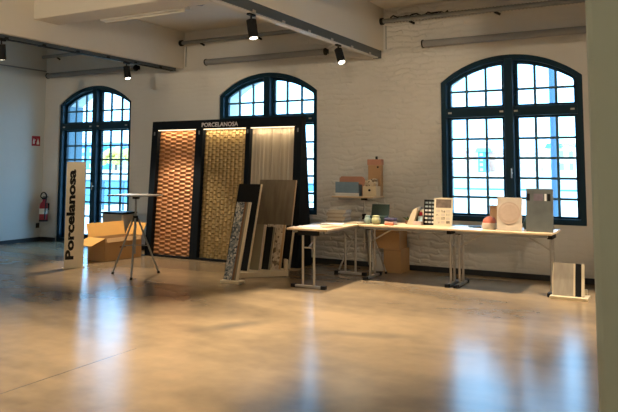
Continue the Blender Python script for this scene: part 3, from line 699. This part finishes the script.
# ---------------------------------------------------------------- sample boards leaning on a rack
def leaning(name, label, cat, x0, x1, yb, zb, ztop, lean, strips, th=0.018, group=None, rz=0):
    """board facing -y: strips = [(part name, material, from, to)] across 0..1; leans back (+y) by `lean`"""
    t = thing(name, label, cat, ((x0+x1)/2, yb, zb), group, rz)
    w = x1-x0; up = Vector((0, lean, ztop-zb)); bk = Vector((0, up.z, -lean)).normalized()*th
    MB().obox((-w/2, 0, 0), (w, 0, 0), bk, up).build('backing', strips[0][1] if len(strips) == 1 else 'cream', t, local=True)
    for (nm, m, a, b) in strips:
        MB().obox(Vector((-w/2+w*a, 0, 0))-bk*0.35, (w*(b-a), 0, 0), bk*0.34, up).build(nm, m, t, local=True)
    return t
leaning('sample_board', 'tall grey oak plank sample board leaning before the ribbed beige panel', 'sample board', -5.63, -4.995, -1.16, 0.085, 1.315, 0.26, [('plank_face', 'oak', 0, 0.985), ('edge_strip', 'tan', 0.985, 1)], group='sample boards in the rack')
leaning('sample_board', 'tall black sample board between the mosaic board and the oak board', 'sample board', -5.66, -5.272, -1.74, 0.085, 1.262, 0.33, [('black_face', 'black', 0, 0.955), ('edge_strip', 'cream', 0.955, 1)], group='sample boards in the rack')
leaning('sample_board', 'grey mosaic sample board with brown and cream strips, foremost of the leaning boards', 'sample board', -5.325, -5.10, -2.235, 0.043, 1.035, 0.29, [('mosaic_face', 'mosaic', 0, 0.58), ('brown_strip', 'brownedge', 0.58, 0.72), ('bronze_strip', 'olive', 0.72, 0.84), ('cream_strip', 'cream', 0.84, 1)], group='sample boards in the rack')
tag(MB().box(-5.36, -5.06, -2.27, -2.13, 0, 0.035).build('board_foot', 'cream', loc=(-5.2, -2.2, 0), bevel=0.004), 'low cream wooden foot carrying the mosaic sample board', 'stand')
# rack: a skewed low base
pA = Vector((-5.33, -1.87, 0)); pB = Vector((-4.85, -1.37, 0)); dd = (pB-pA); bkv = Vector((-0.42, 0.36, 0))
t = thing('sample_rack', 'low cream rack on the floor holding upright sample boards', 'rack', (pA+pB)/2 + bkv/2)
MB().obox(pA, dd, bkv, (0, 0, 0.075)).build('base', 'cream', t, bevel=0.004)
MB().obox(pA+dd.normalized()*0.02-bkv.normalized()*0.001, dd*0.92, bkv.normalized()*0.001, (0, 0, 0.004)).build('shadow_gap', 'brownedge', t)
tag(MB().obox(pB-dd.normalized()*0.032, dd.normalized()*0.028, bkv*0.2, (0, 0, 0.15)).build('sample_block', 'cream'), 'small cream block standing at the right end of the low rack', 'block').location = (0, 0, 0.0755)
for (nm, label, x0, x1, yb, zt, m, m2) in (
    ('olive', 'small olive grey tile board at the left of the low rack', -5.46, -5.165, -1.60, 0.70, 'olive', 'stone'),
    ('black', 'small black tile board next to the olive board in the rack', -5.34, -5.075, -1.50, 0.66, 'black', 'olive'),
    ('pattern', 'small pale patterned tile board in the middle of the low rack', -5.26, -4.965, -1.40, 0.69, 'terrazzo', 'tan'),
    ('second black', 'small black tile board at the right end of the low rack', -5.12, -4.885, -1.28, 0.67, 'black', 'cream')):
    leaning('sample_tile', label, 'sample board', x0, x1, yb, 0.085, zt, 0.14, [('tile_face', m, 0, 0.9), ('edge_strip', m2, 0.9, 1)], group='small tile boards in the low rack')

# small rack at the far right
t = thing('floor_sample_holder', 'low cream sample holder on the floor right of the tables', 'rack', (-1.20, -1.15, 0))
MB().box(-1.405, -0.99, -1.27, -1.02, 0, 0.035).build('base', 'cream', t, bevel=0.004)
MB().box(-1.375, -1.02, -1.04, -1.02, 0.035, 0.10).build('back_lip', 'cream', t)
leaning('sample_board', 'grey wood and black sample board in the floor holder right of the tables', 'sample board', -1.385, -1.035, -1.19, 0.036, 0.395, 0.10, [('wood_face', 'oakpale', 0.03, 0.66), ('light_strip', 'cream', 0.66, 0.72), ('black_strip', 'black', 0.72, 0.91), ('cream_strip', 'cream', 0.91, 1.0), ('left_strip', 'cream', 0.0, 0.03)])

# ---------------------------------------------------------------- folding tables
def folding_table(label, along, c0, c1, w0, w1, h=0.74):
    """along='x': table runs from x=c0..c1, depth y=w0..w1; along='y' the other way"""
    P = (lambda a, b, z: (a, b, z)) if along == 'x' else (lambda a, b, z: (b, a, z))
    ca, cb = (c0+c1)/2, (w0+w1)/2
    t = thing('folding_table', label, 'table', P(ca, cb, 0), 'beech folding tables')
    def bx(mb, a0, a1, b0, b1, z0, z1):
        p, q = P(a0, b0, z0), P(a1, b1, z1)
        return mb.box(min(p[0], q[0]), max(p[0], q[0]), min(p[1], q[1]), max(p[1], q[1]), z0, z1)
    bx(MB(), c0, c1, w0, w1, h-0.025, h).build('tabletop', 'beech', t, bevel=0.004)
    rl = MB()
    for b in (w0+0.06, w1-0.09): bx(rl, c0+0.06, c1-0.06, b, b+0.03, h-0.06, h-0.026)
    rl.build('under_rail', 'steel', t)
    for e, s in ((c0+0.055, 1), (c1-0.055, -1)):
        f = MB(); bx(f, e-0.022, e+0.022, w0+0.06, w1-0.06, 0.008, 0.036); ft = f.build('foot_bar', 'chrome', t, bevel=0.006)
        for b in (w0+0.05, w1-0.11): bx(MB(), e-0.027, e+0.027, b, b+0.06, 0, 0.042).build('foot_cap', 'black', ft)
        for b in (cb-0.08, cb+0.08): MB().tube(P(e, b, 0.03), P(e, b, h-0.03), 0.016, 12).build('leg', 'chrome', t, smooth=True)
        k = MB(); bx(k, e-0.03, e+0.03, cb-0.14, cb+0.14, h-0.085, h-0.026); k.build('bracket', 'black', t)
        MB().tube(P(e, cb, h-0.24), P(e+s*0.36, cb, h-0.03), 0.010, 8).tube(P(e, cb-0.08, h-0.24), P(e, cb+0.08, h-0.24), 0.010, 8).build('brace', 'chrome', t)
    return t
folding_table('beech folding table turned end-on at the left of the group', 'y', -2.10, -0.76, -4.455, -3.868)
folding_table('beech folding table along the wall before the brick patch, middle of three', 'x', -3.84, -2.602, -1.22, -0.585)
folding_table('beech folding table below the right window, rightmost of three', 'x', -2.598, -1.365, -1.22, -0.585)
TZ = 0.74
# ---------------------------------------------------------------- under the tables
def carton(name, label, x0, x1, y0, y1, z0, z1, m, tape=True):
    t = thing(name, label, 'box', ((x0+x1)/2, (y0+y1)/2, z0))
    MB().box(x0, x1, y0, y1, z0, z1).build('body', m, t, bevel=0.004)
    if tape: MB().box((x0+x1)/2-0.025, (x0+x1)/2+0.025, y0-0.001, y1, z1, z1+0.001).build('tape', 'tan', t)
    MB().box(x0+0.004, x1-0.004, y0-0.0012, y0-0.0002, z1-0.02, z1-0.016).build('lid_seam', 'brownedge', t)
carton('carton', 'brown cardboard carton on the floor under the middle table, lower of the two', -3.83, -3.56, -0.40, -0.06, 0, 0.335, 'card')
carton('carton', 'brown cardboard carton resting on the lower carton under the table', -4.00, -3.585, -0.40, -0.08, 0.3365, 0.60, 'card')
carton('white_carton', 'small white carton on the floor left of the stacked brown cartons', -4.045, -3.845, -0.32, -0.06, 0, 0.27, 'paper', False)

# ---------------------------------------------------------------- on the tray
t = thing('brochure_box', 'blue brochure box with salmon rounded back on the wooden tray', 'display box', (-4.33, -0.45, 1.085))
M['blueprint'] = mat('blue_printed_card', (0.14, 0.23, 0.33), 0.5, var=(9, 0.3)); M['salmon'] = mat('salmon_card', (0.48, 0.24, 0.17), 0.6, var=(6, 0.15))
x0, x1, yb = -4.535, -4.115, -0.40
arc = [(x0, 1.085), (x1, 1.085)] + [(x1-0.07+0.07*math.cos(a), 1.30+0.07*math.sin(a)) for a in [PI/2*i/6 for i in range(7)]] + [(x0+0.03, 1.37), (x0, 1.34)]
MB().prism(arc, 'y', yb, yb+0.012).build('back_card', 'salmon', t)
MB().box(x0-0.01, x1-0.05, yb-0.12, yb-0.11, 1.13, 1.29).box(x0-0.01, x0, yb-0.11, yb, 1.085, 1.25).box(x1-0.06, x1-0.05, yb-0.11, yb, 1.085, 1.25).build('front_card', 'blueprint', t)
MB().box(x0-0.01, x1-0.05, yb-0.12, yb-0.10, 1.085, 1.13).build('cream_base', 'paper', t)
t = thing('sample_box', 'cream box with black round knob and speckled front on the wooden tray', 'box', (-3.96, -0.46, 1.085))
MB().box(-4.10, -3.885, -0.52, -0.36, 1.085, 1.23).build('body', 'cream', t, bevel=0.005)
MB().prism([(-4.08, 1.2305), (-3.89, 1.2305), (-3.89, 1.335), (-3.93, 1.345), (-4.06, 1.31)], 'y', -0.515, -0.44).build('speckled_tile', 'terrazzo', t)
MB().tube((-3.99, -0.521, 1.175), (-3.99, -0.535, 1.175), 0.017, 14).build('knob', 'black', t)
t = thing('tall_wooden_box', 'orange brown upright box with small black knob behind the cream box', 'box', (-3.95, -0.29, 1.085))
MB().box(-4.09, -3.89, -0.345, -0.25, 1.085, 1.54).build('body', 'tan', t, bevel=0.004)
MB().box(-4.10, -3.88, -0.352, -0.245, 1.541, 1.625).build('lid', M['salmon'], t, bevel=0.004)
MB().tube((-3.97, -0.30, 1.625), (-3.97, -0.30, 1.668), 0.018, 12).build('knob', 'black', t)
MB().tube((-3.93, -0.346, 1.51), (-3.93, -0.356, 1.51), 0.014, 12).build('latch', 'black', t)

# ---------------------------------------------------------------- on the left table
def flat(name, label, cat, cx, cy, w, d, rz, m, h=0.002, z=TZ, group=None):
    mb = MB().box(-w/2, w/2, -d/2, d/2, 0, h)
    o = mb.build(name, m); o.location = (cx, cy, z); o.rotation_euler = (0, 0, rz); return tag(o, label, cat, group)
M['orange'] = mat('orange_red_print', (0.62, 0.20, 0.10), 0.5, var=(14, 0.4)); M['pink'] = mat('pink_white_print', (0.70, 0.55, 0.50), 0.5, var=(20, 0.25)); M['cyanp'] = mat('pale_blue_print', (0.52, 0.72, 0.80), 0.4, var=(15, 0.2))
flat('leaflet', 'white sheet lying at the near end of the left table', 'leaflet', -4.29, -1.80, 0.30, 0.21, 0.3, 'paper', 0.003)
flat('leaflet', 'pinkish white leaflet on the near left corner of the left table', 'leaflet', -4.37, -2.01, 0.14, 0.12, 0.1, 'pink', 0.006)
flat('leaflet', 'orange red leaflet on the right edge of the left table', 'leaflet', -3.99, -1.72, 0.15, 0.26, -0.2, 'orange', 0.004)
flat('magazine', 'thick white magazine in the middle of the left table', 'magazine', -4.16, -1.35, 0.30, 0.24, 0.15, 'paper', 0.012)
flat('magazine', 'cream magazine at the inner right edge of the left table', 'magazine', -3.98, -0.98, 0.21, 0.28, -0.1, 'cream', 0.014)
M['spine'] = mat('grey_beige_brochure', (0.42, 0.36, 0.28), 0.7, var=(10, 0.1)); M['spine2'] = mat('pale_brochure', (0.58, 0.52, 0.43), 0.7, var=(10, 0.1))
z = TZ
for k in range(6):
    h = 0.026 if k < 5 else 0.034
    flat('brochure', ['grey brochure at the bottom of the pile on the left table', 'pale brochure second from the bottom of the left table pile', 'grey brochure third from the bottom of the left table pile', 'pale brochure fourth from the bottom of the left table pile', 'grey brochure just below the top of the left table pile', 'thick pale brochure on top of the pile on the left table'][k],
         'brochure', -4.30+0.012*(k % 3), -0.93+0.008*(k % 2), 0.27, 0.22, 0.06*(k % 3)-0.05, M['spine'] if k % 2 == 0 else M['spine2'], h, z+0.0005, 'pile of brochures on the left table')
    z += h+0.001

# ---------------------------------------------------------------- on the middle table
M['dkgreen'] = mat('dark_green_card', (0.018, 0.04, 0.034), 0.5); M['jarteal'] = mat('pale_teal_glaze', (0.30, 0.40, 0.38), 0.3); M['jargreen'] = mat('pale_olive_glaze', (0.42, 0.44, 0.26), 0.35)
M['navy'] = mat('navy_cloth', (0.03, 0.025, 0.07), 0.7); M['redcloth'] = mat('rust_red_cover', (0.45, 0.13, 0.08), 0.7, var=(20, 0.3)); M['leaf'] = mat('dark_leaf', (0.05, 0.09, 0.03), 0.6)
t = thing('sample_case', 'open dark green sample case at the back of the middle table', 'case', (-3.70, -0.91, TZ))
MB().box(-3.86+0.03, -3.57, -0.97, -0.83, TZ, TZ+0.10).build('tray', 'dkgreen', t)
MB().obox((-3.86+0.03, -0.835, TZ+0.10), (0.26, 0, 0), (0, 0.012, 0), (0, 0.04, 0.155)).build('lid', 'dkgreen', t)
def jar(x, y, r, h, m, label):
    t = thing('jar', label, 'jar', (x, y, TZ))
    MB().lathe((x, y, TZ), [(r*0.75, 0), (r, h*0.25), (r, h*0.6), (r*0.7, h*0.8), (r*0.72, h*0.82)], 18).build('body', m, t, smooth=True)
    MB().lathe((x, y, TZ), [(r*0.76, h*0.82), (r*0.76, h*0.95), (r*0.5, h)], 18).build('lid', m, t, smooth=True)
jar(-3.785, -1.06, 0.045, 0.115, M['jarteal'], 'pale teal jar at the left end of the middle table')
jar(-3.66, -1.06, 0.062, 0.12, M['jargreen'], 'pale olive jar on the middle table right of the teal jar')
t = thing('folded_cloth', 'folded navy cloth on the middle table right of the olive jar', 'cloth', (-3.49, -0.96, TZ))
MB().box(-3.56, -3.42, -1.02, -0.90, TZ+0.0, TZ+0.045).build('lower_fold', 'pink', t, bevel=0.012)
MB().box(-3.565, -3.41, -1.025, -0.895, TZ+0.046, TZ+0.085).build('upper_fold', 'navy', t, bevel=0.014)
tag(MB().box(-0.06, 0.06, -0.03, 0.03, 0, 0.03).build('red_box', M['orange'], bevel=0.004), 'small orange red box on the middle table before the navy cloth', 'box').location = (-3.45, -1.10, TZ)
def plant(x, y, label, n, s):
    t = thing('potted_plant', label, 'plant', (x, y, TZ))
    MB().lathe((x, y, TZ), [(0.025, 0), (0.034, 0.04), (0.030, 0.042)], 14).build('pot', 'brownedge', t, smooth=True)
    mb = MB()
    for i in range(n):
        a = 2.4*i; r = s*(0.5+0.5*random.random()); b = Vector((x, y, TZ+0.04)); e = b+Vector((math.cos(a)*r, math.sin(a)*r, r*0.8)); m_ = (b+e)/2+Vector((0, 0, 0.015)); sd = Vector((-math.sin(a), math.cos(a), 0))*0.012
        v = [mb.bm.verts.new(p) for p in (b, m_+sd, e, m_-sd)]; mb.bm.faces.new(v)
        v = [mb.bm.verts.new(p+Vector((0, 0, -0.002))) for p in (b, m_-sd, e, m_+sd)]; mb.bm.faces.new(v)
    mb.build('leaves', 'leaf', t)
plant(-3.33, -0.75, 'small dark leafy plant on the middle table beside the navy cloth', 14, 0.07)
plant(-3.23, -0.68, 'second small dark plant at the back of the middle table', 12, 0.06)
# literature holder
t = thing('literature_holder', 'cream literature holder with dark green and red cards on the middle table', 'holder', (-3.19, -0.84, TZ))
x0, x1 = -3.285, -3.075
MB().prism([(x0, TZ), (x0+0.10, TZ), (x0+0.16, TZ+0.235), (x0+0.09, TZ+0.20)], 'y', -0.90, -0.76).build('slanted_side', 'cream', t)
MB().box(x0+0.10, x1, -0.80, -0.77, TZ, TZ+0.20).build('back', 'cream', t)
MB().box(x0+0.10, x1, -0.91, -0.80, TZ, TZ+0.05).build('tray', 'pink', t)
for k, (m, a, b, zz) in enumerate((('leaf', x0+0.115, x0+0.165, 0.185), ('red', x0+0.165, x1-0.005, 0.17), ('cyanp', x0+0.15, x1+0.005, 0.12))):
    MB().obox((a, -0.835-0.02*k, TZ+0.051), (b-a, 0, 0), (0, 0.006, 0), (0, 0.012, zz-0.051)).build('card', m, t)
# black sample card
t = thing('sample_card', 'black sample card with rows of pale chips beside the cream catalogue', 'sample card', (-2.99, -0.80, TZ))
x0, x1, lean, H = -3.075, -2.905, 0.05, 0.335
MB().obox((x0, -0.82, TZ), (x1-x0, 0, 0), (0, 0.012, 0), (0, lean, H)).build('board', 'black', t)
MB().obox(((x0+x1)/2-0.02, -0.70, TZ), (0.04, 0, 0), (0, 0.008, 0), (0, -0.07, 0.2)).build('easel_leg', 'black', t)
chipm = [mat('chip', c, 0.4) for c in ((0.62, 0.58, 0.5), (0.55, 0.55, 0.55), (0.7, 0.68, 0.62), (0.25, 0.3, 0.31), (0.6, 0.5, 0.42))]
for r in range(6):
    for c in range(3):
        zz = 0.028+0.051*r; xx = x0+0.018+0.048*c
        MB().obox((xx, -0.8225+lean*zz/H, TZ+zz), (0.036, 0, 0), (0, 0.002, 0), (0, lean*0.024/H, 0.024)).build('chip', chipm[(r*2+c) % 5] if r < 4 else chipm[3], t)
# catalogue board
t = thing('catalogue_board', 'cream catalogue board with dark photograph at its top on the middle table', 'catalogue', (-2.80, -0.82, TZ))
x0, x1, lean, H = -2.925, -2.672, 0.06, 0.365
MB().obox((x0, -0.85, TZ), (x1-x0, 0, 0), (0, 0.015, 0), (0, lean, H)).build('board', 'cream', t)
def on(nm, m, a, b, za, zb): MB().obox((a, -0.8525+lean*za/H, TZ+za), (b-a, 0, 0), (0, 0.002, 0), (0, lean*(zb-za)/H, zb-za)).build(nm, m, t)
M['photo'] = mat('dim_photograph', (0.16, 0.12, 0.10), 0.4, var=(18, 0.6))
on('photograph', 'photo', x0+0.025, x1-0.02, 0.235, 0.345)
for k in range(4):
    for c in range(3): on('swatch', 'stone' if (k+c) % 2 else 'terrazzo', x0+0.03+0.068*c, x0+0.085+0.068*c, 0.03+0.048*k, 0.065+0.048*k)
MB().obox((-2.82, -0.73, TZ), (0.05, 0, 0), (0, 0.008, 0), (0, -0.05, 0.2)).build('easel_leg', 'cream', t)
# ---------------------------------------------------------------- on the right table
flat('leaflet', 'pale blue leaflet at the left end of the right table', 'leaflet', -2.50, -0.90, 0.24, 0.18, 0.2, 'cyanp', 0.006)
flat('leaflet', 'white and blue sheet lying before the window on the right table', 'leaflet', -2.27, -0.72, 0.22, 0.16, -0.2, 'paper', 0.006)
flat('booklet', 'black booklet lying between the pale leaflets on the right table', 'booklet', -2.37, -0.86, 0.15, 0.12, 0.4, 'black', 0.018)
flat('leaflet', 'pale leaflet just left of the rust red parcel', 'leaflet', -2.34, -1.09, 0.12, 0.16, 0.0, 'cyanp', 0.006)
t = thing('fabric_parcel', 'rounded parcel with rust red cover left of the round-motif stone panel', 'parcel', (-2.15, -0.97, TZ))
mb = MB(); mb.lathe((-2.15, -0.97, TZ), [(0.09, 0), (0.10, 0.03), (0.092, 0.075), (0.085, 0.08)], 20); mb.build('bowl', 'stone', t, smooth=True)
mb = MB(); mb.lathe((-2.15, -0.97, TZ), [(0.087, 0.0805), (0.08, 0.11), (0.055, 0.14), (0.012, 0.16)], 20); mb.build('cover', 'redcloth', t, smooth=True)
t = thing('tan_box', 'upright tan box half behind the round-motif stone panel', 'box', (-2.1, -0.77, TZ))
MB().box(-2.185, -2.00, -0.82, -0.72, TZ, TZ+0.26).build('body', 'tan', t, bevel=0.003)
MB().box(-2.187, -1.998, -0.822, -0.718, TZ+0.261, TZ+0.285).build('lid', 'tan', t, bevel=0.003)
t = thing('stone_panel', 'pinkish beige square stone panel with round relief on the right table', 'stone panel', (-1.885, -1.06, TZ))
x0, x1, lean, H = -2.035, -1.735, 0.07, 0.40
MB().obox((x0, -1.10, TZ), (x1-x0, 0, 0), (0, 0.022, 0), (0, lean, H)).build('slab', 'stone', t, bevel=0.003)
mb = MB(); c = Vector(((x0+x1)/2, -1.103+lean*0.215/H, TZ+0.215)); nd = Vector((0, -H, lean)).normalized()
mb.tube(c, c+nd*0.004, 0.135, 40).tube(c+nd*0.004, c+nd*0.007, 0.12, 40, 0.10); mb.build('round_relief', 'stoneround', t)
MB().obox((-1.92, -0.95, TZ), (0.05, 0, 0), (0, 0.01, 0), (0, -0.08, 0.22)).build('easel_leg', 'tan', t)
t = thing('marble_panel', 'large dark grey marble panel with small pictures on the right table end', 'marble panel', (-1.53, -1.05, TZ))
x0, x1, lean, H = -1.685, -1.372, 0.06, 0.515
MB().obox((x0, -1.08, TZ), (x1-x0, 0, 0), (0, 0.030, 0), (0, lean, H)).build('slab', 'marble', t, bevel=0.003)
M['lilac'] = mat('dim_lilac_print', (0.17, 0.14, 0.18), 0.4, var=(25, 0.5))
for k, (a, b, m) in enumerate(((0.01, 0.045, 'black'), (0.09, 0.20, 'lilac'), (0.215, 0.24, 'paper'), (0.25, 0.285, 'black'))):
    MB().obox((x0+a, -1.0825+lean*0.37/H, TZ+0.37), (b-a, 0, 0), (0, 0.002, 0), (0, lean*0.085/H, 0.085)).build('picture', m, t)
MB().obox((-1.56, -0.94, TZ), (0.05, 0, 0), (0, 0.01, 0), (0, -0.07, 0.26)).build('easel_leg', 'black', t)
t = thing('dark_vase', 'small dark stone vase between the stone and marble panels', 'vase', (-1.70, -0.80, TZ))
MB().lathe((-1.72, -0.80, TZ), [(0.04, 0), (0.06, 0.05), (0.045, 0.12), (0.02, 0.15), (0.025, 0.16)], 18).build('body', 'dkgreen', t, smooth=True)
